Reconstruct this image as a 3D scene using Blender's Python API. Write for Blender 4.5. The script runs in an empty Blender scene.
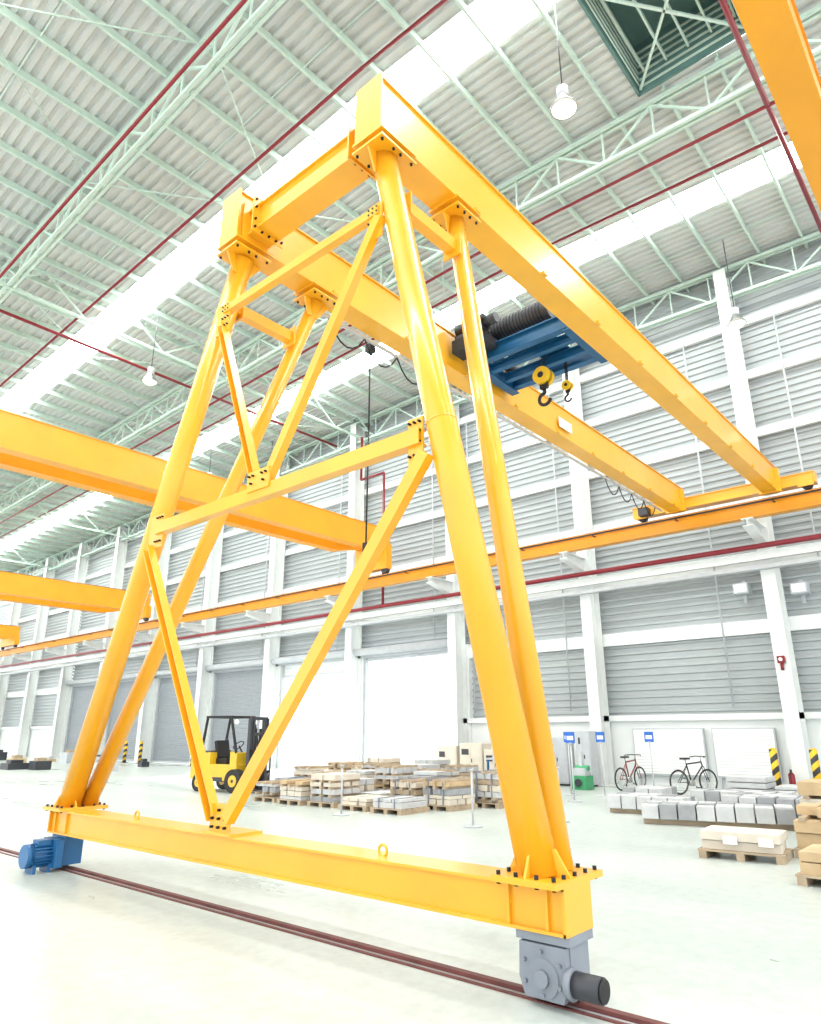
import bpy, math, random, bmesh
from mathutils import Vector, Matrix
random.seed(7)
scene=bpy.context.scene
scene.view_settings.view_transform='Standard'
scene.view_settings.look='None'

# ---------------------------------------------------------------- materials
def lin(c):
    return tuple(((v/255)/12.92 if v/255<=0.04045 else ((v/255+0.055)/1.055)**2.4) for v in c)
def mat(name,rgb,rough=.5,metal=0,var=.06,scale=4,bump=0,bscale=60,emis=0,spec=.5,coat=0):
    m=bpy.data.materials.new(name); m.use_nodes=True
    nt=m.node_tree; b=nt.nodes['Principled BSDF']
    c=lin(rgb)
    tc=nt.nodes.new('ShaderNodeTexCoord')
    n=nt.nodes.new('ShaderNodeTexNoise'); n.inputs['Scale'].default_value=scale; n.inputs['Detail'].default_value=5
    nt.links.new(tc.outputs['Object'],n.inputs['Vector'])
    r=nt.nodes.new('ShaderNodeValToRGB')
    r.color_ramp.elements[0].position=.3; r.color_ramp.elements[1].position=.7
    r.color_ramp.elements[0].color=(*[max(0,v*(1-var)) for v in c],1)
    r.color_ramp.elements[1].color=(*[min(1,v*(1+var)) for v in c],1)
    nt.links.new(n.outputs['Fac'],r.inputs['Fac']); nt.links.new(r.outputs['Color'],b.inputs['Base Color'])
    b.inputs['Roughness'].default_value=rough; b.inputs['Metallic'].default_value=metal
    b.inputs['Specular IOR Level'].default_value=spec
    if coat: b.inputs['Coat Weight'].default_value=coat; b.inputs['Coat Roughness'].default_value=.15
    if bump:
        n2=nt.nodes.new('ShaderNodeTexNoise'); n2.inputs['Scale'].default_value=bscale
        nt.links.new(tc.outputs['Object'],n2.inputs['Vector'])
        bp=nt.nodes.new('ShaderNodeBump'); bp.inputs['Strength'].default_value=bump; bp.inputs['Distance'].default_value=.01
        nt.links.new(n2.outputs['Fac'],bp.inputs['Height']); nt.links.new(bp.outputs['Normal'],b.inputs['Normal'])
    if emis:
        nt.links.new(r.outputs['Color'],b.inputs['Emission Color']); b.inputs['Emission Strength'].default_value=emis
    return m
YEL=mat('crane_yellow_paint',(233,168,32),.34,var=.06,scale=1.5,coat=.35)
YEL2=mat('beam_orange_paint',(228,154,24),.4,var=.06,scale=1,coat=.1)
MINT=mat('mint_steel',(190,211,200),.5,var=.05)
ROOFM=mat('roof_sheet',(194,198,196),.45,metal=.0,var=.08,scale=.6)
DTEAL=mat('monitor_dark_teal',(92,126,122),.6)
WALLS=mat('wall_sheet',(168,174,176),.45,var=.05,scale=.5)
WHITE=mat('white_paint',(226,230,229),.5,var=.03)
WHITE2=mat('white_plaster',(224,228,227),.7,var=.04,scale=1)
SHUT=mat('shutter_grey',(150,156,162),.5,var=.04)
SHUTL=mat('shutter_light',(226,228,228),.5,var=.03)
RED=mat('sprinkler_red',(126,20,34),.45)
DRED=mat('rail_rust',(104,54,50),.55,var=.3,scale=6)
BLK=mat('black_rubber',(24,24,26),.6)
DGREY=mat('dark_grey_steel',(52,54,60),.45)
GREY=mat('grey_cast_steel',(128,134,144),.45,var=.08)
LGREY=mat('light_grey_paint',(184,188,192),.5)
BLUE=mat('motor_blue',(32,96,148),.4)
SBLUE=mat('trolley_blue',(22,88,132),.4)
SIGNB=mat('sign_blue',(36,100,190),.4)
WOOD=mat('pallet_wood',(172,154,130),.8,var=.2,scale=3)
WOOD2=mat('crate_wood',(190,166,130),.8,var=.15,scale=3)
CREAM=mat('carton_cream',(206,198,184),.75,var=.08,scale=3)
STONE=mat('concrete_block',(150,153,156),.85,var=.12,scale=5,bump=.2)
STONEL=mat('concrete_block_light',(188,190,191),.85,var=.08,scale=5)
PAPER=mat('label_white',(240,240,238),.7,var=.01)
GREEN=mat('machine_green',(60,150,100),.5)
FYEL=mat('forklift_yellow',(214,174,36),.35,var=.04,coat=.3)
HYEL=mat('hazard_yellow',(222,178,26),.5)
BOLT=mat('bolt_black',(34,32,34),.4,metal=.6)
CHROME=mat('lamp_aluminium',(180,182,180),.25,metal=.9)
SKY=mat('skylight_panel',(255,255,252),.6,var=.01,emis=24)
LAMPM=mat('lamp_glass',(225,225,218),.3,var=.01,emis=.6)

FL=bpy.data.materials.new('polished_concrete'); FL.use_nodes=True
nt=FL.node_tree; b=nt.nodes['Principled BSDF']
tc=nt.nodes.new('ShaderNodeTexCoord')
n1=nt.nodes.new('ShaderNodeTexNoise'); n1.inputs['Scale'].default_value=.35; n1.inputs['Detail'].default_value=8; n1.inputs['Roughness'].default_value=.6
n2=nt.nodes.new('ShaderNodeTexNoise'); n2.inputs['Scale'].default_value=7; n2.inputs['Detail'].default_value=7; n2.inputs['Roughness'].default_value=.65
mp=nt.nodes.new('ShaderNodeMapping'); mp.inputs['Scale'].default_value=(1,.25,1)
nt.links.new(tc.outputs['Object'],mp.inputs['Vector'])
nt.links.new(mp.outputs['Vector'],n1.inputs['Vector']); nt.links.new(tc.outputs['Object'],n2.inputs['Vector'])
r=nt.nodes.new('ShaderNodeValToRGB'); r.color_ramp.elements[0].position=.3; r.color_ramp.elements[1].position=.65
r.color_ramp.elements[0].color=(*lin((170,180,175)),1); r.color_ramp.elements[1].color=(*lin((196,203,199)),1)
mx=nt.nodes.new('ShaderNodeMix'); mx.data_type='RGBA'; mx.blend_type='MULTIPLY'; mx.inputs[0].default_value=.38
r2=nt.nodes.new('ShaderNodeValToRGB'); r2.color_ramp.elements[0].position=.38; r2.color_ramp.elements[1].position=.58
r2.color_ramp.elements[0].color=(.68,.7,.7,1); r2.color_ramp.elements[1].color=(1,1,1,1)
nt.links.new(n1.outputs['Fac'],r.inputs['Fac']); nt.links.new(n2.outputs['Fac'],r2.inputs['Fac'])
nt.links.new(r.outputs['Color'],mx.inputs[6]); nt.links.new(r2.outputs['Color'],mx.inputs[7])
nt.links.new(mx.outputs[2],b.inputs['Base Color'])
mr=nt.nodes.new('ShaderNodeMapRange'); mr.inputs['To Min'].default_value=.18; mr.inputs['To Max'].default_value=.42
nt.links.new(n1.outputs['Fac'],mr.inputs['Value']); nt.links.new(mr.outputs['Result'],b.inputs['Roughness'])

HZ=bpy.data.materials.new('hazard_stripes'); HZ.use_nodes=True
nt=HZ.node_tree; b=nt.nodes['Principled BSDF']
tc=nt.nodes.new('ShaderNodeTexCoord'); mp=nt.nodes.new('ShaderNodeMapping'); mp.inputs['Rotation'].default_value=(math.radians(40),0,0)
w=nt.nodes.new('ShaderNodeTexWave'); w.bands_direction='Z'; w.inputs['Scale'].default_value=1.3
cr=nt.nodes.new('ShaderNodeValToRGB'); cr.color_ramp.interpolation='CONSTANT'; cr.color_ramp.elements[1].position=.5
cr.color_ramp.elements[0].color=(.02,.02,.02,1); cr.color_ramp.elements[1].color=(*lin((222,178,26)),1)
nt.links.new(tc.outputs['Object'],mp.inputs['Vector']); nt.links.new(mp.outputs['Vector'],w.inputs['Vector'])
nt.links.new(w.outputs['Fac'],cr.inputs['Fac']); nt.links.new(cr.outputs['Color'],b.inputs['Base Color'])

# ---------------------------------------------------------------- builder
class B:
    def __init__(s): s.v=[];s.f=[];s.m=[];s.sm=[];s.mats=[]
    def mi(s,m):
        if m not in s.mats: s.mats.append(m)
        return s.mats.index(m)
    def add(s,vs,fs,m,smooth=False):
        o=len(s.v); s.v+=[tuple(v) for v in vs]; k=s.mi(m)
        for i,f in enumerate(fs):
            s.f.append(tuple(o+j for j in f)); s.m.append(k)
            s.sm.append(smooth if isinstance(smooth,bool) else smooth[i])
    def box(s,a,b,m):
        x0,y0,z0=[min(p,q) for p,q in zip(a,b)];x1,y1,z1=[max(p,q) for p,q in zip(a,b)]
        s.add([(x0,y0,z0),(x1,y0,z0),(x1,y1,z0),(x0,y1,z0),(x0,y0,z1),(x1,y0,z1),(x1,y1,z1),(x0,y1,z1)],
              [(0,3,2,1),(4,5,6,7),(0,1,5,4),(1,2,6,5),(2,3,7,6),(3,0,4,7)],m)
    def frame(s,p,q,up=(0,0,1)):
        p=Vector(p);q=Vector(q);d=(q-p).normalized();u=Vector(up)
        if abs(d.dot(u))>.99: u=Vector((1,0,0))
        a=d.cross(u).normalized(); c=a.cross(d).normalized()
        return p,q,d,a,c
    def beam(s,p,q,w,h,m,up=(0,0,1)):
        p,q,d,a,c=s.frame(p,q,up)
        vs=[]
        for e in (p,q):
            for i,j in ((-1,-1),(1,-1),(1,1),(-1,1)): vs.append(e+a*i*w/2+c*j*h/2)
        s.add(vs,[(0,1,2,3)[::-1],(4,5,6,7),(0,1,5,4),(1,2,6,5),(2,3,7,6),(3,0,4,7)],m)
    def ibeam(s,p,q,w,h,m,up=(0,0,1),t=.02):
        p,q,d,a,c=s.frame(p,q,up)
        s.beam(p+c*(h/2-t/2),q+c*(h/2-t/2),w,t,m,up); s.beam(p-c*(h/2-t/2),q-c*(h/2-t/2),w,t,m,up)
        s.beam(p,q,t,h-2*t,m,up)
    def channel(s,p,q,w,h,m,up=(0,0,1),t=.014,side=1):
        p,q,d,a,c=s.frame(p,q,up)
        s.beam(p+c*(h/2-t/2),q+c*(h/2-t/2),w,t,m,up); s.beam(p-c*(h/2-t/2),q-c*(h/2-t/2),w,t,m,up)
        o=a*side*(w/2-t/2); s.beam(p+o,q+o,t,h-2*t,m,up)
    def cyl(s,p,q,r,m,n=16,r2=None,caps=True):
        p,q,d,a,c=s.frame(p,q); r2=r if r2 is None else r2
        vs=[]
        for e,rr in ((p,r),(q,r2)):
            for i in range(n):
                t=2*math.pi*i/n; vs.append(e+a*rr*math.cos(t)+c*rr*math.sin(t))
        fs=[(i,(i+1)%n,n+(i+1)%n,n+i) for i in range(n)]; sm=[True]*n
        if caps: fs+=[tuple(range(n))[::-1],tuple(range(n,2*n))]; sm+=[False,False]
        s.add(vs,fs,m,sm)
    def path(s,pts,r,m,n=8):
        for a,b in zip(pts,pts[1:]): s.cyl(a,b,r,m,n)
    def torus(s,c,ax,R,r,m,n=28,k=8):
        c=Vector(c);d=Vector(ax).normalized();u=Vector((0,0,1)) if abs(d.z)<.9 else Vector((1,0,0))
        a=d.cross(u).normalized();b2=a.cross(d)
        vs=[]
        for i in range(n):
            t=2*math.pi*i/n; o=a*math.cos(t)+b2*math.sin(t)
            for j in range(k):
                g=2*math.pi*j/k; vs.append(c+o*(R+r*math.cos(g))+d*r*math.sin(g))
        s.add(vs,[(i*k+j,((i+1)%n)*k+j,((i+1)%n)*k+(j+1)%k,i*k+(j+1)%k) for i in range(n) for j in range(k)],m,True)
    def poly(s,pts,th,m,axis):
        a=Vector(axis).normalized()*th/2; n=len(pts)
        vs=[Vector(p)-a for p in pts]+[Vector(p)+a for p in pts]
        s.add(vs,[tuple(range(n))[::-1],tuple(range(n,2*n))]+[(i,(i+1)%n,n+(i+1)%n,n+i) for i in range(n)],m)
    def bolts(s,pts,ax,m=None,r=.022,h=.03):
        a=Vector(ax).normalized()*h
        for p in pts:
            s.cyl(Vector(p),Vector(p)+a,r,m or BOLT,6)
    def done(s,name,loc=None,rotz=0,bevel=0,parent=None):
        me=bpy.data.meshes.new(name); me.from_pydata(s.v,[],s.f)
        for m in s.mats: me.materials.append(m)
        me.polygons.foreach_set('material_index',s.m); me.polygons.foreach_set('use_smooth',s.sm)
        me.update()
        bm=bmesh.new(); bm.from_mesh(me); bmesh.ops.recalc_face_normals(bm,faces=bm.faces); bm.to_mesh(me); bm.free()
        ob=bpy.data.objects.new(name,me); scene.collection.objects.link(ob)
        if loc: ob.location=loc
        ob.rotation_euler[2]=rotz
        if bevel:
            md=ob.modifiers.new('bevel','BEVEL'); md.width=bevel; md.segments=2; md.limit_method='ANGLE'; md.angle_limit=math.radians(50)
        if parent: ob.parent=parent
        return ob

def RZ(y): return 17.4-.03*abs(y-9)

# ---------------------------------------------------------------- floor
g=B(); g.box((-12,-12,-.2),(23.7,80,0),FL); g.done('floor')
g=B(); g.box((23.7,-30,-.25),(90,120,-.03),STONEL); g.done('ground_outside')
g=B()
g.box((4.515,-6,0),(4.545,74,.010),DRED); g.box((4.590,-6,0),(4.630,74,.03),DRED); g.box((4.675,-6,0),(4.705,74,.010),DRED)
g.box((4.545,-6,0),(4.590,74,.004),LGREY); g.box((4.630,-6,0),(4.675,74,.004),LGREY)
g.done('crane_floor_rail')

# ---------------------------------------------------------------- roof
HW=.6
def corr_roof(g,x0,x1,ys):
    per=.27; n=max(1,round((x1-x0)/per)); p=(x1-x0)/n; prof=[]
    for i in range(n):
        x=x0+i*p; prof+=[(x,0),(x+p*.42,0),(x+p*.54,.07),(x+p*.88,.07)]
    prof.append((x1,0))
    vs=[(x,y,RZ(y)+dz) for y in ys for x,dz in prof]; k=len(prof)
    g.add(vs,[(j*k+i,j*k+i+1,(j+1)*k+i+1,(j+1)*k+i) for j in range(len(ys)-1) for i in range(k-1)],ROOFM)
g=B()
for x0,x1 in ((-8,1.3-HW),(1.3+HW,10.1-HW),(14.2,18.9-HW),(18.9+HW,23.7)): corr_roof(g,x0,x1,[-8,9,78])
corr_roof(g,10.1+HW,14.2,[-8,1.8]); corr_roof(g,10.1+HW,14.2,[4.5,9,78]); corr_roof(g,10.1+HW,10.8,[1.8,4.5])
g.done('ceiling')
for i,x in enumerate((1.3,10.1,18.9)):
    g=B(); vs=[(x+dx,y,RZ(y)+.05) for y in (-8,9,78) for dx in (-HW,HW)]
    g.add(vs,[(0,1,3,2),(2,3,5,4)],SKY); g.done('window_%d'%(i+1))
g=B()
z0=RZ(3)+.0; z1=z0+1.6
for a,b_ in (((10.8,1.8,z0),(14.2,1.86,z1)),((10.8,4.44,z0),(14.2,4.5,z1)),((10.8,1.8,z0),(10.86,4.5,z1)),((14.14,1.8,z0),(14.2,4.5,z1)),((10.8,1.8,z1),(14.2,4.5,z1+.05))): g.box(a,b_,DTEAL)
for k in range(5): g.box((10.9,2.0+k*.55,z0+.5),(14.1,2.05+k*.55,z0+.62),MINT)
for k in range(6):
    for yy in (1.9,4.38): g.box((10.9,yy,z0+.15+k*.22),(14.1,yy+.03,z0+.2+k*.22),MINT)
    g.box((14.08,1.9,z0+.15+k*.22),(14.12,4.4,z0+.2+k*.22),MINT)
g.beam((10.9,1.9,z0+.1),(14.1,4.4,z0+.1),.06,.06,MINT); g.beam((10.9,4.4,z0+.1),(14.1,1.9,z0+.1),.06,.06,MINT)
g.done('roof_ventilator')
g=B()
y=-6.5
while y<77:
    z=RZ(y)
    if 1.7<y<4.6:
        g.channel((-8,y,z-.1),(10.8,y,z-.1),.07,.2,MINT); g.channel((14.2,y,z-.1),(23.3,y,z-.1),.07,.2,MINT)
    else: g.channel((-8,y,z-.1),(23.3,y,z-.1),.07,.2,MINT)
    y+=1.3
g.done('roof_purlins')
g=B()
for x in (-2,3.4,8,12.2,16.4,21):
    for a,b_ in (((-8,1.8),(4.5,9),(9,77)) if x==12.2 else ((-8,9),(9,77))): g.cyl((x,a,RZ(a)-.12),(x,b_,RZ(b_)-.12),.018,MINT,6)
g.done('roof_sag_rods')
def truss_y(x,dep=1.1,pitch=1.35,y0=-6.5,y1=76):
    g=B()
    for a,b_ in ((y0,9),(9,y1)):
        for dx in (-.08,.08):
            g.beam((x+dx,a,RZ(a)-.28),(x+dx,b_,RZ(b_)-.28),.08,.1,MINT)
            g.beam((x+dx,a,RZ(a)-.28-dep),(x+dx,b_,RZ(b_)-.28-dep),.08,.1,MINT)
    y=y0;k=0
    while y+pitch<y1:
        za,zb=RZ(y),RZ(y+pitch)
        if k%2==0: g.beam((x,y,za-.3),(x,y+pitch,zb-.26-dep),.06,.06,MINT)
        else: g.beam((x,y,za-.26-dep),(x,y+pitch,zb-.3),.06,.06,MINT)
        g.beam((x,y,za-.3),(x,y,za-.26-dep),.045,.045,MINT)
        y+=pitch;k+=1
    return g.done('roof_truss')
for x in (-2.4,6.0,14.4,22.6): truss_y(x)
for yy in (-2,22.5,34,46,58):
    g=B(); z=RZ(yy)-.3
    g.beam((-8,yy,z-.02),(23,yy,z-.02),.1,.1,MINT); g.beam((-8,yy,z-1.1),(23,yy,z-1.1),.1,.1,MINT)
    x=-8;k=0
    while x<22.4:
        a,b_=(z,z-1.1) if k%2==0 else (z-1.1,z)
        g.beam((x,yy,a),(x+1.5,yy,b_),.06,.06,MINT,up=(0,1,0)); x+=1.5;k+=1
    g.done('roof_bracing_truss')
g=B()
for x0,x1 in ((-2.4,6),(6,14.4),(14.4,22.6)):
    for ya,yb in ((11.2,17.2),(23.2,29.2),(35.2,41.2)):
        g.cyl((x0,ya,RZ(ya)-.55),(x1,yb,RZ(yb)-.55),.022,MINT,6); g.cyl((x1,ya,RZ(ya)-.6),(x0,yb,RZ(yb)-.6),.022,MINT,6)
g.done('roof_wind_bracing')

# sprinkler pipes
g=B()
for x,dz in ((5.5,-1.6),(8.7,-.6),(14.9,-1.6),(17.2,-.6)):
    for a,b_ in ((-7,9),(9,75)): g.cyl((x,a,RZ(a)+dz),(x,b_,RZ(b_)+dz),.045,RED,8)
g.cyl((-7,1.85,15.6),(22.0,1.85,15.6),.06,RED,8)
g.cyl((-7,24,15.5),(22.0,24,15.5),.06,RED,8)
g.cyl((21.9,-6,6.95),(21.9,74,6.95),.08,RED,10)
g.path([(21.9,20.6,6.95),(21.9,20.6,13.2),(21.9,22.1,13.2),(21.9,22.1,15.4)],.06,RED,8)
g.done('sprinkler_pipes')

# ---------------------------------------------------------------- far wall
g=B()
def corr_wall(g,y0,y1,z0,z1,X=23.3,per=.24,m=WALLS,dep=.06):
    n=max(1,round((z1-z0)/per)); p=(z1-z0)/n; prof=[]
    for i in range(n):
        z=z0+i*p; prof+=[(z,0),(z+p*.5,0),(z+p*.62,-dep),(z+p*.88,-dep)]
    prof.append((z1,0))
    vs=[(X+dx,y,z) for y in (y0,y1) for z,dx in prof]; k=len(prof)
    g.add(vs,[(i,i+1,k+i+1,k+i) for i in range(k-1)],m)
corr_wall(g,-8,17.4,2.15,17.5); corr_wall(g,17.4,53.4,5.1,17.5); corr_wall(g,53.4,78,2.15,17.3)
for a,b_ in ((-8,17.4),(53.4,78)): g.box((23.15,a,0),(23.4,b_,2.05),WHITE2); g.box((23.0,a,2.02),(23.3,b_,2.2),WHITE)
for z,h in ((4.75,.42),(6.7,.16),(8.85,.3),(11.0,.3),(13.1,.3),(15.1,.3)):
    if z<5: g.box((23.1,-8,z-h/2),(23.28,17.4,z+h/2),WHITE); g.box((23.1,53.4,z-h/2),(23.28,78,z+h/2),WHITE)
    else: g.box((23.08,-8,z-h/2),(23.24,78,z+h/2),WHITE)
g.box((23.0,17.2,4.95),(23.4,53.4,5.35),LGREY)
for yy in (17.2,23.2,29.2,35.2,41.2,47.2,53.2): g.box((23.05,yy-.32,0),(23.4,yy+.32,5.1),WHITE)
g.done('wall_back')
dn=0
for y0,y1,zlow,m in ((17.56,22.84,4.8,SHUTL),(23.56,28.84,4.35,SHUTL),(29.56,34.84,0.02,SHUT),(35.56,40.84,.02,SHUT),(41.56,46.84,.02,SHUT),(47.56,52.84,.02,SHUT)):
    dn+=1; g=B(); corr_wall(g,y0,y1,zlow,4.94,X=23.25,per=.13,m=m,dep=.025)
    g.box((23.15,y0,zlow),(23.28,y1,zlow+.1),LGREY)
    for yy in (y0+.04,y1-.04): g.box((23.1,yy-.04,0.005),(23.3,yy+.04,4.94),LGREY)
    g.done('door_%d'%dn)
g=B(); g.cyl((22.82,17.5,5.2),(22.82,53,5.2),.17,LGREY,16); g.done('trim_1')
for k in range(13):
    yy=-6.8+6*k; g=B()
    ztop=RZ(yy)-.35
    g.box((22.35,yy-.2,0),(22.38,yy+.2,ztop),WHITE); g.box((23.0,yy-.2,0),(23.03,yy+.2,ztop),WHITE); g.box((22.38,yy-.012,0),(23.0,yy+.012,ztop),WHITE)
    g.box((22.2,yy-.35,0),(23.04,yy+.35,.03),WHITE)
    g.box((20.95,yy-.16,7.58),(22.35,yy+.16,7.61),WHITE); g.poly([(22.35,yy,7.1),(22.35,yy,7.58),(20.95,yy,7.58),(20.95,yy,7.4)],.02,WHITE,(0,1,0))
    g.poly([(22.35,yy,7.08),(20.95,yy,7.38),(20.95,yy,7.40),(22.35,yy,7.1)],.3,WHITE,(0,1,0))
    g.done('steel_column')
g=B(); g.ibeam((22.18,-7,6.72),(22.18,76,6.72),.16,.26,WHITE); 
g.box((22.05,-7,6.3),(22.3,76,6.34),LGREY); g.box((22.05,-7,6.34),(22.07,76,6.42),LGREY)
g.done('cable_tray')
g=B()
for yy in (6.9,12.4,16.6,18.6,3.9,24.6,30.5,36.6): g.cyl((22.98,yy,2.4 if yy<17 else 5.5),(22.98,yy,15),.03,LGREY,6)
g.done('wall_conduits')

# runway beam
g=B()
g.ibeam((21.2,-7,7.87),(21.2,76,7.87),.32,.46,YEL2); g.box((21.16,-7,8.10),(21.24,76,8.15),DRED)
g.beam((20.9,-7,8.0),(20.9,76,8.0),.03,.05,BLK)
for k in range(30): g.box((20.9,-6.8+2.8*k,7.94),(21.1,-6.76+2.8*k,7.97),DGREY)
g.done('crane_runway_beam')

# ---------------------------------------------------------------- overhead bridge cranes
def bridge(ys,z0,z1,w=.42,ov=.5):
    g=B()
    for y in ys:
        g.poly([(-9,y,z0),(19.6,y,z0),(20.9,y,z0+.3),(21.4,y,z0+.3),(21.4,y,z1),(-9,y,z1)],w-.06,YEL2,(0,1,0))
        g.box((-9,y-w/2,z0-.02),(19.6,y+w/2,z0),YEL2); g.box((-9,y-w/2,z1),(21.4,y+w/2,z1+.02),YEL2)
        g.box((-9,y-.03,z1+.02),(21.2,y+.03,z1+.08),DRED)
    a,b_=min(ys)-ov,max(ys)+ov
    g.box((21.03,a,8.36),(21.37,b_,z0+.34),YEL2)
    for yy in (a+.2,b_-.2): g.cyl((21.1,yy,8.32),(21.3,yy,8.32),.16,DGREY,20)
    return g.done('overhead_bridge_crane')
bridge((19.9,21.2),9.1,10.12,ov=.3); bridge((40,42),8.75,9.85); bridge((60,62),8.7,9.8); bridge((.65,-1.9),8.75,9.75)

# ---------------------------------------------------------------- semi gantry crane
g=B()
Xr=4.61; Yn,Yf=2.78,10.02; Y1,Y2=4.46,7.19; ZG,ZT=8.23,9.01; XE=21.2; X0=4.44
for y in (Y1,Y2):
    g.box((X0,y-.17,ZG+.02),(XE,y+.17,ZT-.02),YEL); g.box((X0-.01,y-.2,ZG),(XE,y+.2,ZG+.022),YEL); g.box((X0-.01,y-.2,ZT-.022),(XE,y+.2,ZT),YEL)
    g.box((X0+.4,y-.03,ZT),(XE-.3,y+.03,ZT+.05),DGREY)
    g.box((X0-.03,y-.21,ZG-.02),(X0,y+.21,ZT+.02),YEL)
    for k in range(9):
        x=6.2+k*1.75; g.box((x,y-.2-.05,ZG+.0),(x+.1,y-.19,ZG+.05),YEL)
g.box((4.62,Y1+.19,8.36),(4.92,Y2-.19,8.72),YEL)
g.box((4.58,Y1+.19,8.74-.03),(4.96,Y2-.19,8.74),YEL); g.box((4.58,Y1+.19,8.33),(4.96,Y2-.19,8.36),YEL)
for yy,s in ((Y1+.20,1),(Y2-.20,-1),(Y1+.42,1),(Y2-.42,-1)): g.box((4.5,yy-.012,8.26),(5.04,yy+.012,8.84),YEL)
for yy,s in ((Y1+.43,1),(Y2-.43,-1)):
    g.bolts([(4.54,yy,z) for z in (8.32,8.45,8.65,8.78)]+[(5.0,yy,z) for z in (8.32,8.45,8.65,8.78)]+[(x,yy,8.81) for x in (4.66,4.78,4.9)]+[(x,yy,8.29) for x in (4.66,4.78,4.9)],(0,s,0),r=.018)
def L(a,b_,t): return tuple(a[i]+(b_[i]-a[i])*t for i in range(3))
legs={}
for key,yb,yt in (('n',Yn,Y1),('f',Yf,Y2)):
    f0=(4.55,yb,.73); f1=(4.70,yt,ZG-.14); s0=(4.80,yb,.73); s1=(6.06,yt,ZG-.14)
    legs[key]=(f0,f1,s0,s1)
    g.cyl(f0,f1,.145,YEL,32); g.cyl(s0,s1,.112,YEL,28)
    g.cyl(L(f0,f1,.5),L(f0,f1,.502),.149,YEL,32)
    for c,h in ((f1,.3),(s1,.25)):
        g.box((c[0]-h,c[1]-.24,ZG-.14),(c[0]+h,c[1]+.24,ZG-.11),YEL); g.box((c[0]-h,c[1]-.24,ZG-.03),(c[0]+h,c[1]+.24,ZG),YEL)
        g.box((c[0]-.14,c[1]-.14,ZG-.11),(c[0]+.14,c[1]+.14,ZG-.03),YEL)
        for dx in (-h+.05,-.06,.06,h-.05):
            for dy in (-.2,.2): g.cyl((c[0]+dx,c[1]+dy,ZG-.165),(c[0]+dx,c[1]+dy,ZG-.08),.017,BOLT,6)
    g.poly([(f1[0]-.28,yt,ZG-.14),(f1[0]+.28,yt,ZG-.14),(f1[0]+.1,yt,ZG-.42),(f1[0]-.16,yt,ZG-.42)],.02,YEL,(0,1,0))
    g.poly([(s1[0]-.24,yt,ZG-.14),(s1[0]+.24,yt,ZG-.14),(s1[0]+.05,yt,ZG-.42),(s1[0]-.16,yt,ZG-.42)],.02,YEL,(0,1,0))
    a=L(f0,f1,.91);b2=L(s0,s1,.91); g.beam((a[0]+.12,a[1],a[2]),(b2[0]-.1,b2[1],b2[2]),.14,.16,YEL)
    for e,sg in ((a[0]+.17,1),(b2[0]-.17,-1)): g.box((e-.012,a[1]-.13,a[2]-.15),(e+.012,a[1]+.13,a[2]+.15),YEL)
    g.box((4.33,yb-.25,.71),(4.98,yb+.26,.73),YEL); g.box((4.33,yb-.25,.73),(4.98,yb+.26,.752),YEL)
    for dy in (-.21,-.08,.08,.22):
        for x in (4.37,4.94): g.cyl((x,yb+dy,.695),(x,yb+dy,.778),.016,BOLT,6)
    for x in (4.5,4.65,4.8):
        for dy in (-.21,.22): g.cyl((x,yb+dy,.695),(x,yb+dy,.778),.016,BOLT,6)
    g.poly([(4.55,yb-.24,.752),(4.55,yb+.25,.752),(4.55,yb+.15,.92),(4.55,yb-.13,.92)],.02,YEL,(1,0,0))
    g.poly([(4.35,yb,.752),(4.97,yb,.752),(4.93,yb,.98),(4.42,yb,.9)],.02,YEL,(0,1,0))
YA,YB=2.56,10.26
g.box((4.47,YA,.44),(4.75,YB,.70),YEL); g.box((4.43,YA-.02,.69),(4.79,YB+.02,.71),YEL); g.box((4.43,YA-.02,.425),(4.79,YB+.02,.445),YEL)
for yy in (YA-.015,YB+.015): g.box((4.43,yy-.012,.425),(4.79,yy+.012,.71),YEL)
for yy in (2.68,2.98,9.8,10.12): g.box((4.44,yy-.01,.44),(4.48,yy+.01,.70),YEL)
for yy in (4.3,8.3):
    g.torus((4.6,yy,.75),(1,0,0),.045,.013,YEL,16,6)
def P(k,z):
    a,b_=legs[k][0],legs[k][1]; return L(a,b_,(z-a[2])/(b_[2]-a[2]))
zm=4.28
a=P('f',zm);b2=P('n',zm); xb=4.5
g.channel((xb,a[1]-.30,zm),(xb,b2[1]+.16,zm),.12,.16,YEL,up=(0,0,1),side=1)
for c,s,o in ((a,-1,.12),(b2,1,0)):
    g.box((xb-.02,c[1]+s*(.14+o)-.18*(s<0),zm-.26),(xb+.0,c[1]+s*.10+.22*(s>0),zm+.2),YEL)
    g.bolts([(xb-.02,c[1]+s*(.17+o+.06*i),zm+dz) for i in range(3) for dz in (-.18,-.05,.06,.15)],(-1,0,0),r=.013)
ym=(a[1]+b2[1])/2
yb_=(Yn+Yf)/2
def brace(p,q,h=.13): g.channel(p,q,.1,h,YEL,up=(0,0,1),side=1)
aa=P('f',zm-.3);bb=P('n',zm-.3)
brace((xb-.05,yb_+.12,.86),(xb-.05,aa[1]-.28,zm-.25)); brace((xb-.05,yb_-.12,.86),(xb-.05,bb[1]+.14,zm-.2))
zu=7.2
cu=P('f',zu-.1);du=P('n',zu)
brace((xb-.02,ym+.1,zm+.12),(xb+.03,cu[1]-.24,zu-.2),.11); brace((xb-.02,ym-.1,zm+.12),(xb+.03,du[1]+.1,zu-.1),.11)
cu=P('f',zu);du=P('n',zu)
g.channel((4.56,cu[1]-.24,zu+.02),(4.56,du[1]+.12,zu+.02),.1,.11,YEL,side=1)
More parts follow.
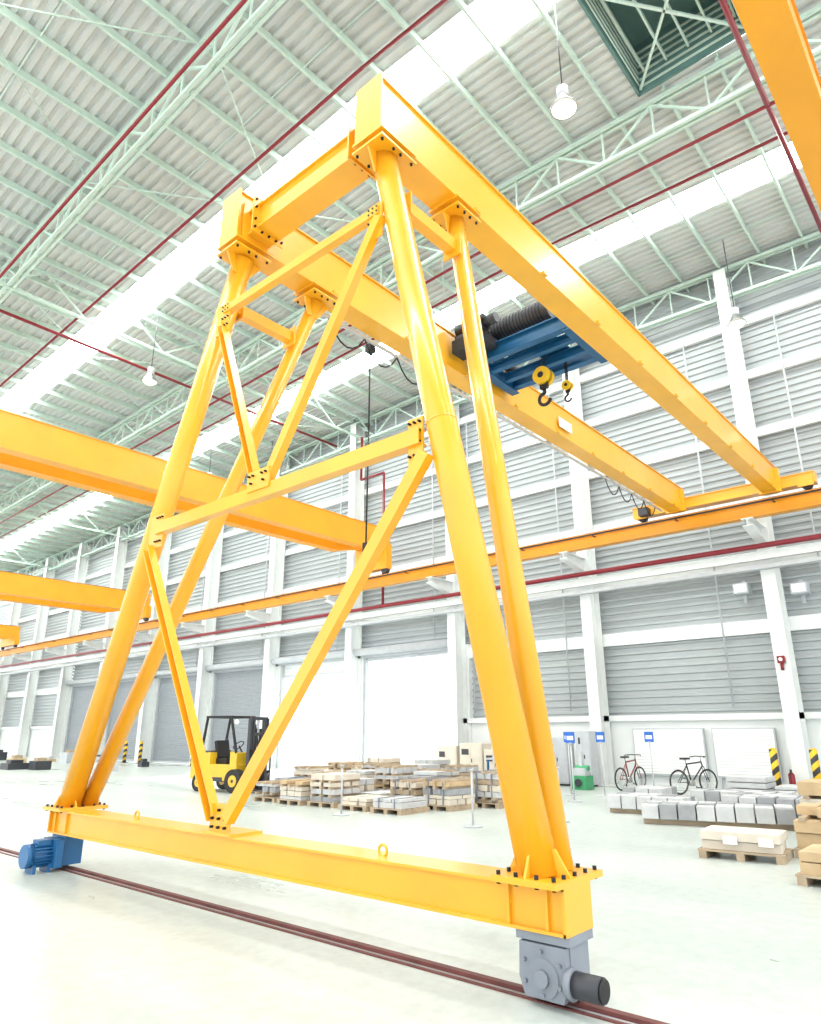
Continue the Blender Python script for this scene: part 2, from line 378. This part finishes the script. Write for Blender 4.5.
g.box((4.44,yb_-.17,.71),(4.46,yb_+.17,1.0),YEL); g.bolts([(4.44,yb_+dx,z) for dx in (-.11,0,.11) for z in (.78,.86,.94)],(-1,0,0),r=.015)
g.box((4.40,yb_-.24,.71),(4.80,yb_+.24,.735),YEL)
g.box((4.42,ym-.2,zm+.02),(4.44,ym+.2,zm+.26),YEL); g.bolts([(4.42,ym+dx,zm+.2) for dx in (-.15,-.08,.08,.15)]+[(4.42,ym+dx,zm+.11) for dx in (-.11,.11)],(-1,0,0),r=.013)
for k,s,o in (('f',-1,.1),('n',1,0)):
    c=P(k,zu-.1); g.box((4.53,c[1]+s*(.1+o)-.2*(s<0),zu-.34),(4.55,c[1]+s*.1+.2*(s>0),zu+.12),YEL)
    g.bolts([(4.53,c[1]+s*(.16+o+.06*i),zu+dz) for i in range(3) for dz in (-.24,-.12,0,.06)],(-1,0,0),r=.012)
g.box((21.02,3.3,8.3),(21.38,8.6,8.6),YEL); g.box((20.98,3.3,8.6),(21.42,8.6,8.625),YEL)
g.box((20.9,Y2-.3,8.2),(21.02,Y2+.3,8.9),YEL); g.box((20.9,Y1-.3,8.2),(21.02,Y1+.3,8.9),YEL)
for yy in (3.55,8.35): g.cyl((21.1,yy,8.3),(21.3,yy,8.3),.14,DGREY,20); g.box((20.97,yy-.2,8.22),(21.02,yy+.2,8.5),YEL)
g.box((20.7,8.0,8.25),(21.0,8.3,8.5),DGREY)
# wheel truck
O=.03
g.box((4.49,2.52+O,.06),(4.73,2.88+O,.425),GREY); g.box((4.45,2.50+O,.37),(4.77,2.90+O,.425),GREY)
g.cyl((4.50,2.70+O,.165),(4.72,2.70+O,.165),.135,DGREY,28)
g.cyl((4.43,2.70+O,.17),(4.49,2.70+O,.17),.115,GREY,28); g.cyl((4.40,2.70+O,.17),(4.43,2.70+O,.17),.05,GREY,20)
g.poly([(4.465,2.56+O,.05),(4.465,2.84+O,.05),(4.465,2.88+O,.16),(4.465,2.87+O,.36),(4.465,2.53+O,.36),(4.465,2.52+O,.16)],.05,GREY,(1,0,0))
g.bolts([(4.44,2.70+O+.15*math.cos(t),.2+.12*math.sin(t)) for t in [i*math.pi/3+.5 for i in range(6)]],(-1,0,0),m=GREY,r=.012)
g.cyl((4.47,2.52+O,.17),(4.47,2.30+O,.17),.075,DGREY,28); g.cyl((4.47,2.30+O,.17),(4.47,2.285+O,.17),.066,BLK,28)
g.cyl((4.47,2.53+O,.17),(4.47,2.485+O,.17),.09,GREY,28)
g.box((4.49,9.84,.06),(4.73,10.24,.425),BLUE); g.cyl((4.50,10.04,.165),(4.72,10.04,.165),.135,DGREY,28)
g.done('semi_gantry_crane')
g=B()
yc=9.98
g.cyl((4.38,yc,.2),(4.12,yc,.2),.12,BLUE,24); g.cyl((4.12,yc,.2),(4.05,yc,.2),.14,BLUE,24); g.cyl((4.46,yc,.2),(4.38,yc,.2),.15,BLUE,24)
for i in range(20):
    t=2*math.pi*i/20; g.beam((4.14,yc+.13*math.cos(t),.2+.13*math.sin(t)),(4.37,yc+.13*math.cos(t),.2+.13*math.sin(t)),.012,.03,BLUE,up=(0,math.cos(t),math.sin(t)))
g.box((4.18,yc-.09,.32),(4.34,yc+.09,.38),BLUE); g.box((4.14,yc-.12,.0),(4.18,yc+.12,.1),BLUE); g.box((4.32,yc-.12,.0),(4.36,yc+.12,.1),BLUE)
g.box((4.36,yc-.2,.05),(4.46,yc+.2,.38),BLUE)
g.done('drive_motor')

# ---------------------------------------------------------------- hoist trolley
g=B()
tx0,tx1=9.75,11.25; D=-.12
yA,yB=Y1+.24,Y2-.24
for x in (tx0+.1,tx1-.1): g.ibeam((x,yA,8.72+D),(x,yB,8.72+D),.16,.3,SBLUE,t=.025)
for y in (yA+.12,yB-.12): g.ibeam((tx0,y,8.64+D),(tx1,y,8.64+D),.18,.28,SBLUE,t=.025)
for x in (10.25,10.75): g.ibeam((x,yA+.2,8.64+D),(x,yB-.2,8.64+D),.12,.18,SBLUE)
g.box((10.0,5.3,8.78+D),(11.0,5.9,8.81+D),SBLUE)
for x in (tx0+.1,tx1-.1):
    for y,s in ((yA-.0,1),(yB+.0,-1)): g.cyl((x,y,8.95+D),(x,y+s*.1,8.95+D),.11,DGREY,20); g.box((x-.1,y+s*.1,8.8+D),(x+.1,y+s*.13,9.1+D),SBLUE)
g.cyl((9.95,5.2,9.08),(9.95,6.7,9.08),.2,DGREY,24)
for k in range(18): g.torus((9.95,5.35+k*.07,9.08),(0,1,0),.2,.014,BLK,20,5)
g.cyl((9.35,6.25,8.95),(9.35,6.85,8.95),.16,BLK,20); g.cyl((9.35,6.0,8.95),(9.35,6.25,8.95),.1,DGREY,16)
g.box((9.2,6.3,8.62),(9.8,6.85,8.8),DGREY); g.box((10.4,6.0,8.82),(10.9,6.5,9.15),BLK); g.cyl((10.4,5.1,8.95),(11.1,5.1,8.95),.12,DGREY,16)
g.cyl((10.4,6.75,8.85),(11.1,6.75,8.85),.1,DGREY,16); g.box((9.1,6.5,8.4),(9.45,6.85,8.66),BLK)
def hook(x,y,z,s,m):
    for dx in (-.12*s,-.04*s,.04*s,.12*s): g.cyl((x+dx,y,z+.1),(x+dx,y,8.7),.008,BLK,6)
    for dx in (-.1*s,.1*s):
        g.cyl((x+dx-.05*s,y,z),(x+dx+.05*s,y,z),.23*s,m,28); g.cyl((x+dx-.07*s,y,z),(x+dx+.07*s,y,z),.08*s,BLK,16)
    g.box((x-.05*s,y-.1*s,z-.34*s),(x+.05*s,y+.1*s,z+.05),BLK)
    g.cyl((x,y,z-.34*s),(x,y,z-.46*s),.05*s,BLK,12)
    pts=[(x,y+.16*s*math.sin(t),z-.62*s+.16*s*math.cos(t)) for t in [i*.3 for i in range(0,16)]]
    g.path(pts,.045*s,BLK,8)
hook(10.5,5.75,8.1,.75,HYEL); hook(10.95,5.5,8.0,.42,HYEL)
g.done('hoist_trolley')
g=B()
x=6.6
while x<20:
    pts=[(x+i*.14,Y2+.3,8.2-.35*math.sin(math.pi*i/6)**.8 if 0<i<6 else 8.2) for i in range(7)]
    if x>16.5 or x<9: g.path(pts,.015,BLK,6)
    x+=.84
g.beam((6,Y2+.3,8.22),(20.6,Y2+.3,8.22),.05,.05,LGREY)
g.done('festoon_cable')
g=B(); g.path([(7.7,Y2+.42,8.2),(7.7,Y2+.42,6.6),(7.68,Y2+.42,4.6)],.014,BLK,6); g.box((7.64,Y2+.38,4.35),(7.72,Y2+.46,4.6),BLK); g.box((7.63,Y2+.35,8.1),(7.77,Y2+.47,8.24),BLK)
g.done('pendant_cable')
g=B(); g.box((13.3,Y2-.235,8.42),(13.9,Y2-.225,8.66),PAPER)
g.done('capacity_label')

# ---------------------------------------------------------------- lamps
def lamp(x,y,z,s=1):
    g=B(); top=RZ(y)-.2
    g.cyl((0,0,.4*s),(0,0,top-z),.015,DGREY,6)
    g.cyl((0,0,.15*s),(0,0,.42*s),.12*s,LGREY,20); g.cyl((0,0,-.12*s),(0,0,.15*s),.27*s,CHROME,28,r2=.13*s,caps=False)
    g.cyl((0,0,-.2*s),(0,0,-.12*s),.18*s,LAMPM,28,r2=.27*s); g.torus((0,0,-.12*s),(0,0,1),.27*s,.015,CHROME,28,6)
    g.done('high_bay_lamp',(x,y,z))
for p in ((10.4,4.8,14.0),(21,4.6,14),(10.8,21.9,14),(18,13,14.4),(21,28,13.6),(18.6,30,14.2),(10.4,38,14)): lamp(*p)

# ---------------------------------------------------------------- forklift
g=B()
g.box((-.95,-.52,.32),(.75,.52,.78),FYEL)
g.poly([(-1.15,0,.35),(-.35,0,.35),(-.35,0,1.12),(-.95,0,1.08),(-1.15,0,.85)],1.06,FYEL,(0,1,0))
g.box((-.85,-.4,1.1),(-.4,.4,1.16),DGREY); g.box((-1.16,-.3,.5),(-1.14,.3,.8),DGREY)
g.box((-.35,-.54,.3),(.2,.54,.42),DGREY); g.box((.45,-.5,.75),(.72,.5,1.12),FYEL); g.box((.2,-.5,.5),(.45,.5,.6),DGREY)
g.box((-.35,-.28,.78),(.1,.28,.95),BLK); g.beam((-.33,0,.95),(-.45,0,1.45),.5,.12,BLK,up=(1,0,0)); 
g.cyl((.5,0,1.05),(.3,0,1.3),.025,BLK,8); g.torus((.28,0,1.32),(-.7,0,.8),.17,.018,BLK,20,6)
for y in (-.48,.48):
    g.beam((.68,y,1.1),(.38,y,2.14),.06,.07,BLK,up=(0,1,0)); g.beam((-.8,y,1.08),(-.62,y,2.14),.06,.07,BLK,up=(0,1,0)); g.beam((-.66,y,2.15),(.42,y,2.15),.06,.07,BLK)
for k in range(8): g.box((-.62+k*.14,-.48,2.14),(-.58+k*.14,.48,2.18),BLK)
g.box((-.68,-.5,2.12),(-.62,.5,2.18),BLK); g.box((.38,-.5,2.12),(.44,.5,2.18),BLK)
for y in (-.36,-.24,.24,.36): g.box((1.0,y-.04,.08),(1.12,y+.04,2.1),DGREY)
for z in (.2,1.0,1.6,2.05): g.box((1.02,-.36,z),(1.1,.36,z+.09),DGREY)
for y in (-.1,.1): g.cyl((1.05,y,.2),(1.05,y,1.8),.04,BLK,10)
g.box((1.12,-.5,.2),(1.17,.5,.27),BLK); g.box((1.12,-.5,.52),(1.17,.5,.6),BLK)
for y in (-.45,-.15,.15,.45): g.box((1.17,y-.02,.25),(1.2,y+.02,1.2),BLK)
g.box((1.17,-.47,1.16),(1.2,.47,1.2),BLK)
for y in (-.25,.25): g.box((1.17,y-.06,.06),(1.22,y+.06,.6),DGREY); g.box((1.2,y-.06,.06),(2.25,y+.06,.1),DGREY)
for x,r in ((-.7,.26),(.72,.33)):
    for y in (-.5,.5): 
        g.cyl((x,y-.12,r),(x,y+.12,r),r,BLK,28); g.cyl((x,y-.13,r),(x,y+.13,r),r*.5,FYEL,20); g.cyl((x,y-.14,r),(x,y+.14,r),r*.15,DGREY,12)
g.cyl((-.6,.4,1.1),(-.6,.4,1.5),.03,DGREY,8)
for y in (-.4,.4): g.cyl((.5,y,2.0),(.56,y,2.0),.07,LAMPM,14)
g.done('forklift',(13.4,18.95,0),math.radians(-80),bevel=.012)

# ---------------------------------------------------------------- pallets with goods
def pallet(name,x,y,w,d,layers,mats_,rot=0,lab=0,strap=False):
    g=B()
    for yy in (-d/2+.06,0,d/2-.06): g.box((-w/2,yy-.05,0),(w/2,yy+.05,.09),WOOD)
    n=max(3,int(w/.2))
    for i in range(n): g.box((-w/2+i*w/n,-d/2,.09),(-w/2+(i+.72)*w/n,d/2,.115),WOOD)
    z=.117
    for h in layers:
        m=random.choice(mats_); nx=random.choice((1,2,3)); ny=random.choice((1,2,3))
        sh=random.uniform(0,.12)
        for i in range(nx):
            for j in range(ny):
                if len(layers)>2 and random.random()<.08: continue
                x0=-w/2+.03+i*(w-.06)/nx; y0=-d/2+.03+j*(d-.06)/ny
                g.box((x0+random.uniform(0,.05),y0+random.uniform(0,.05),z),(x0+(w-.06)/nx-.02-sh*.3,y0+(d-.06)/ny-.02,z+h),m)
        z+=h+.012
        if len(layers)>2 and random.random()<.6:
            for yy in (-d/3,0,d/3): g.box((-w/2-.02,yy-.04,z-.012),(w/2+.02,yy+.04,z+.04),WOOD)
            z+=.042
    for k in range(lab):
        yy=-d/2+.12+k*.45
        if yy<d/2-.15: g.box((-w/2+.005,yy,.2),(-w/2+.028,yy+.18,.3),PAPER)
    if strap:
        for yy in (-d/4,d/4): g.box((-w/2+.02,yy-.01,.12),(w/2-.02,yy+.01,z+.003),GREY)
    return g.done(name,(x,y,0),rot)
pm=[CREAM,WOOD,WOOD2,STONEL,STONEL,STONEL,STONE,CREAM]
rows=[(12.4,[15.4,14.3,13.2,12.1,11.0]),(13.6,[16.1,15.0,13.9,12.8,11.7,10.6]),(14.8,[16.7,15.6,14.5,13.4,12.3,11.2,10.1]),(16.0,[17.3,16.2,15.1,14.0,12.9,11.8,10.7]),(17.3,[17.9,16.8,15.7,14.6,13.5,12.4,11.3]),(18.7,[18.6,17.5,16.4,15.3,14.2,13.1,12])]
for ri,(x,ys) in enumerate(rows):
    for y in ys:
        nl=random.randint(2,4)+(1 if ri>1 else 0); pallet('loaded_pallet',x+random.uniform(-.06,.06),y+random.uniform(-.04,.04),1.0,.9,[random.uniform(.05,.14) for _ in range(nl)],pm,random.uniform(-.06,.06),strap=random.random()<.15)
pallet('wooden_crate',11.15,3.45,.8,1.1,[.11,.11],[WOOD2,CREAM],.1,lab=2)
pallet('wooden_crate',12.0,2.45,.95,1.0,[.2,.15,.12],[WOOD2],.05,lab=1)
pallet('wooden_crate',13.9,2.75,1.1,1.0,[.25,.25,.2],[WOOD2,CREAM],0,lab=1)
pallet('wooden_crate',10.0,2.0,.9,.9,[.12,.1],[WOOD2],0,lab=1)
def blocks(x,y,n,ang,h=.3,rows_=3,s=.33):
    g=B()
    for dy in (-.3,.3): g.box((0,dy-.05,0),(n*s,dy+.05,.1),WOOD)
    for i in range(n):
        for j in range(rows_):
            g.box((i*s,-.5+j*s,.1),(i*s+s-.025,-.5+j*s+s-.025,.1+h+random.uniform(-.015,.015)),random.choice((STONE,STONEL,STONEL)))
    g.done('concrete_counterweights',(x,y,0),ang,bevel=.01)
blocks(14.2,6.2,8,math.radians(-74),.26); blocks(15.6,7.5,5,math.radians(-84),.26); blocks(17.2,6.2,8,math.radians(-90),.32)
blocks(17.4,7.9,3,math.radians(-90),.3); blocks(15.7,5.1,5,math.radians(-84),.36)
g=B()
for x,y,s,h in ((19.2,5.6,.9,.65),(19.4,4.5,1.0,.45),(19.0,3.4,1.0,.7),(17.6,3.1,.9,.5)): 
    g.box((x-s/2,y-s/2,0),(x+s/2,y+s/2,.1),WOOD)
    for k in range(4): g.box((x-s/2,y-s/2,.1+k*(h-.1)/4),(x+s/2,y+s/2,.1+(k+.85)*(h-.1)/4),STONEL)
g.done('concrete_slabs',bevel=.01)

def post(x,y,h=1.0,sign=False):
    g=B(); g.cyl((0,0,0),(0,0,.03),.18,LGREY,24); g.cyl((0,0,.03),(0,0,h),.02,LGREY,10); g.torus((0,0,h),(0,0,1),.035,.015,LGREY,14,6)
    if sign: g.box((-.02,-.13,h),(.0,.13,h+.28),SIGNB); g.box((-.024,-.09,h+.08),(-.02,.09,h+.18),PAPER)
    g.done('sign_stand' if sign else 'barrier_post',(x,y,0))
for p in ((11.1,11.6),(11.34,8.31),(13.04,7.43)): post(*p)
for p in ((18.6,10.2),(18.8,9.3),(20,8.4),(16.9,9.2)): post(*p,h=1.4,sign=True)

# ---------------------------------------------------------------- wall objects
for y0,y1 in ((7.9,10.2),(5.85,7.65)):
    g=B(); g.box((22.98,y0,.35),(23.1,y1,1.78),LGREY); g.box((22.96,y0+.04,.4),(22.98,y1-.04,1.74),PAPER)
    for k in range(14): g.box((22.955,y0+.08,.45+k*.09),(22.96,y1-.08,.462+k*.09),LGREY)
    for yy in (y0+.1,y1-.1): g.box((22.95,yy-.03,0),(23.03,yy+.03,.35),LGREY)
    g.done('notice_board')
g=B()
for y,z in ((6.1,5.9),(4.5,5.7)):
    g.box((22.6,y-.22,z-.16),(23.05,y+.22,z+.16),LGREY); g.box((22.58,y-.18,z-.12),(22.6,y+.18,z+.12),PAPER)
    g.box((23.0,y-.05,z-.4),(23.08,y+.05,z+.3),LGREY)
g.done('wall_heater')
g=B(); g.box((22.24,5.1,3.55),(22.33,5.3,3.75),RED); g.cyl((22.28,5.2,3.35),(22.28,5.2,3.55),.045,RED,12); g.cyl((22.24,5.2,3.65),(22.18,5.2,3.65),.05,PAPER,14); g.done('fire_alarm')
g=B(); g.cyl((0,0,0),(0,0,.55),.085,RED,18); g.cyl((0,0,.55),(0,0,.62),.085,RED,18,r2=.03); g.cyl((0,0,.62),(0,0,.68),.03,BLK,10); g.path([(0,0,.66),(-.1,0,.6),(-.11,0,.3)],.012,BLK,6); g.done('fire_extinguisher',(22.0,5.35,0))
def cab(x,y,w,d,h,m):
    g=B(); g.box((-d/2,-w/2,.06),(d/2,w/2,h),m); g.box((-d/2+.05,-w/2+.05,0),(d/2-.05,w/2-.05,.06),DGREY)
    g.box((-d/2-.012,-w/2+.03,.12),(-d/2,-.01,h-.06),m); g.box((-d/2-.012,.01,.12),(-d/2,w/2-.03,h-.06),m)
    g.box((-d/2-.03,-.06,h*.5),(-d/2-.012,-.03,h*.5+.12),DGREY); g.box((-d/2-.015,.08,h-.4),(-d/2-.012,w/2-.1,h-.2),DGREY)
    g.done('control_cabinet',(x,y,0))
cab(21.8,12.3,.8,.5,1.5,LGREY); cab(21.8,11.9-.6,.5,.5,1.7,LGREY); cab(21.6,14.6,.9,.6,1.1,CREAM); cab(21.7,15.7,1.0,.6,1.3,CREAM); cab(21.7,16.8,.9,.6,1.2,CREAM)
g=B(); g.box((-.25,-.25,0),(.25,.25,.4),GREEN); g.box((-.2,-.2,.4),(.2,.2,.62),LGREY); g.cyl((0,-.25,.62),(0,.2,.62),.08,GREEN,16); g.cyl((-.26,0,.2),(-.29,0,.2),.12,DGREY,20)
g.box((-.05,-.05,.62),(.05,.05,1.1),LGREY)
g.done('bench_machine',(20.6,10.9,0),bevel=.01)
g=B(); g.box((-.4,-1,.8),(.4,1,.86),LGREY)
for sx in (-.35,.35):
    for sy in (-.95,.95): g.box((sx-.03,sy-.03,0),(sx+.03,sy+.03,.8),BLUE)
g.box((-.3,-.5,.86),(.1,0,1.1),GREY); g.box((-.2,.3,.86),(.2,.7,1.2),SIGNB); g.box((-.35,-.95,.25),(.35,.95,.29),GREY)
g.done('workbench',(20.6,13.2,0))
def bike(x,y,ang,m):
    g=B(); R=.31
    for wx in (-.52,.52):
        g.torus((wx,0,R+.02),(0,1,0),R,.022,BLK,32,6); g.torus((wx,0,R+.02),(0,1,0),R-.028,.008,CHROME,32,5); g.cyl((wx,-.04,R+.02),(wx,.04,R+.02),.025,CHROME,10)
        for i in range(12):
            t=i*math.pi/6; g.cyl((wx,0,R+.02),(wx+.29*math.cos(t),0,R+.02+.29*math.sin(t)),.002,CHROME,4,caps=False)
    bb=(-.08,0,.30);st=(-.2,0,.80);hd=(.34,0,.85);hl=(.37,0,.74);ra=(-.52,0,.33)
    for a,b_ in ((bb,st),(st,hd),(bb,hl),(hd,hl)): g.cyl(a,b_,.02,m,10)
    for sy in (-.04,.04):
        g.cyl((ra[0],sy,ra[2]),(bb[0],sy*.5,bb[2]),.01,m,6); g.cyl((ra[0],sy,ra[2]),(st[0],sy*.4,st[2]-.05),.01,m,6); g.cyl((.52,sy,.33),(hl[0],sy,hl[2]),.012,m,6)
    g.cyl(st,(-.23,0,.93),.014,CHROME,8); g.box((-.36,-.07,.92),(-.1,.07,.97),BLK); g.cyl(hd,(.32,0,.98),.014,CHROME,8)
    g.path([(.2,-.28,.98),(.33,-.2,1.0),(.33,.2,1.0),(.2,.28,.98)],.014,BLK,8)
    g.cyl((-.08,-.05,.3),(-.08,.05,.3),.09,CHROME,20); g.cyl((-.08,-.06,.3),(.05,-.06,.18),.012,CHROME,6); g.cyl((-.08,.06,.3),(-.2,.06,.42),.012,CHROME,6)
    g.box((0,-.14,.17),(.1,-.06,.19),BLK); g.box((-.25,.06,.41),(-.15,.14,.43),BLK)
    g.cyl((-.15,.05,.28),(-.2,.2,.02),.01,CHROME,6)
    g.done('bicycle',(x,y,0),ang)
bike(21.3,9.65,math.radians(-8),RED); bike(21.0,7.65,math.radians(-28),BLK)
for x,y in ((22.0,40.1),(22.0,41.9),(21.9,4.7),(21.9,5.7),(22.0,47.9),(22.0,34.6)):
    g=B(); g.cyl((0,0,0),(0,0,1.2),.1,HZ,20); g.cyl((0,0,1.2),(0,0,1.24),.1,HYEL,20,r2=.05); g.cyl((0,0,0),(0,0,.02),.2,DGREY,20); g.done('hazard_bollard',(x,y,0))
g=B()
for k in range(22):
    x=14.5+random.uniform(0,5.5); y=33+k*1.4; w=random.uniform(.4,1.0); h=random.uniform(.15,.6)
    m=random.choice((DGREY,LGREY,WOOD,STONEL,WOOD2)); g.box((x-w/2,y-w/2,0),(x+w/2,y+w/2,h),m); g.box((x-w/3,y-w/3,h),(x+w/4,y+w/4,h+.15),random.choice((DGREY,LGREY,WOOD)))
g.done('machine_parts_pile')
g=B()
g.box((-.5,-1.2,4.3),(.5,1.2,5.6),LGREY); g.box((-.52,-1.1,4.5),(-.5,1.1,5.4),PAPER)
for sy in (-1,1): g.box((-.1,sy-.08,0),(.1,sy+.08,4.3),LGREY)
g.box((-.6,-1.3,5.6),(.6,1.3,5.7),LGREY); g.done('elevated_control_box',(21.5,66,0))

# ---------------------------------------------------------------- light
w=bpy.data.worlds.new('World'); scene.world=w; w.use_nodes=True
w.node_tree.nodes['Background'].inputs[0].default_value=(.945,.985,1,1); w.node_tree.nodes['Background'].inputs[1].default_value=2.6
sl=bpy.data.lights.new('sun','SUN'); sl.energy=14; sl.angle=math.radians(4); so=bpy.data.objects.new('sun',sl); scene.collection.objects.link(so)
d=Vector((-.84,-.16,-.42)); so.rotation_euler=d.to_track_quat('-Z','Y').to_euler(); so.location=(60,20,40)

# ---------------------------------------------------------------- camera
pit,yaw,rol=math.radians(17.7),math.radians(40.91),math.radians(-.18)
fw=Vector((math.cos(pit)*math.cos(yaw),math.cos(pit)*math.sin(yaw),math.sin(pit)))
rt=Vector((math.sin(yaw),-math.cos(yaw),0)); up=rt.cross(fw)
r_=rt*math.cos(rol)+up*math.sin(rol); u_=up*math.cos(rol)-rt*math.sin(rol)
cam=bpy.data.cameras.new('camera'); co=bpy.data.objects.new('camera',cam); scene.collection.objects.link(co)
M=Matrix((r_,u_,-fw)).transposed().to_4x4(); M.translation=Vector((0,0,1.68)); co.matrix_world=M
cam.lens=690.5/1024*36; cam.sensor_width=36; cam.clip_end=300
scene.camera=co
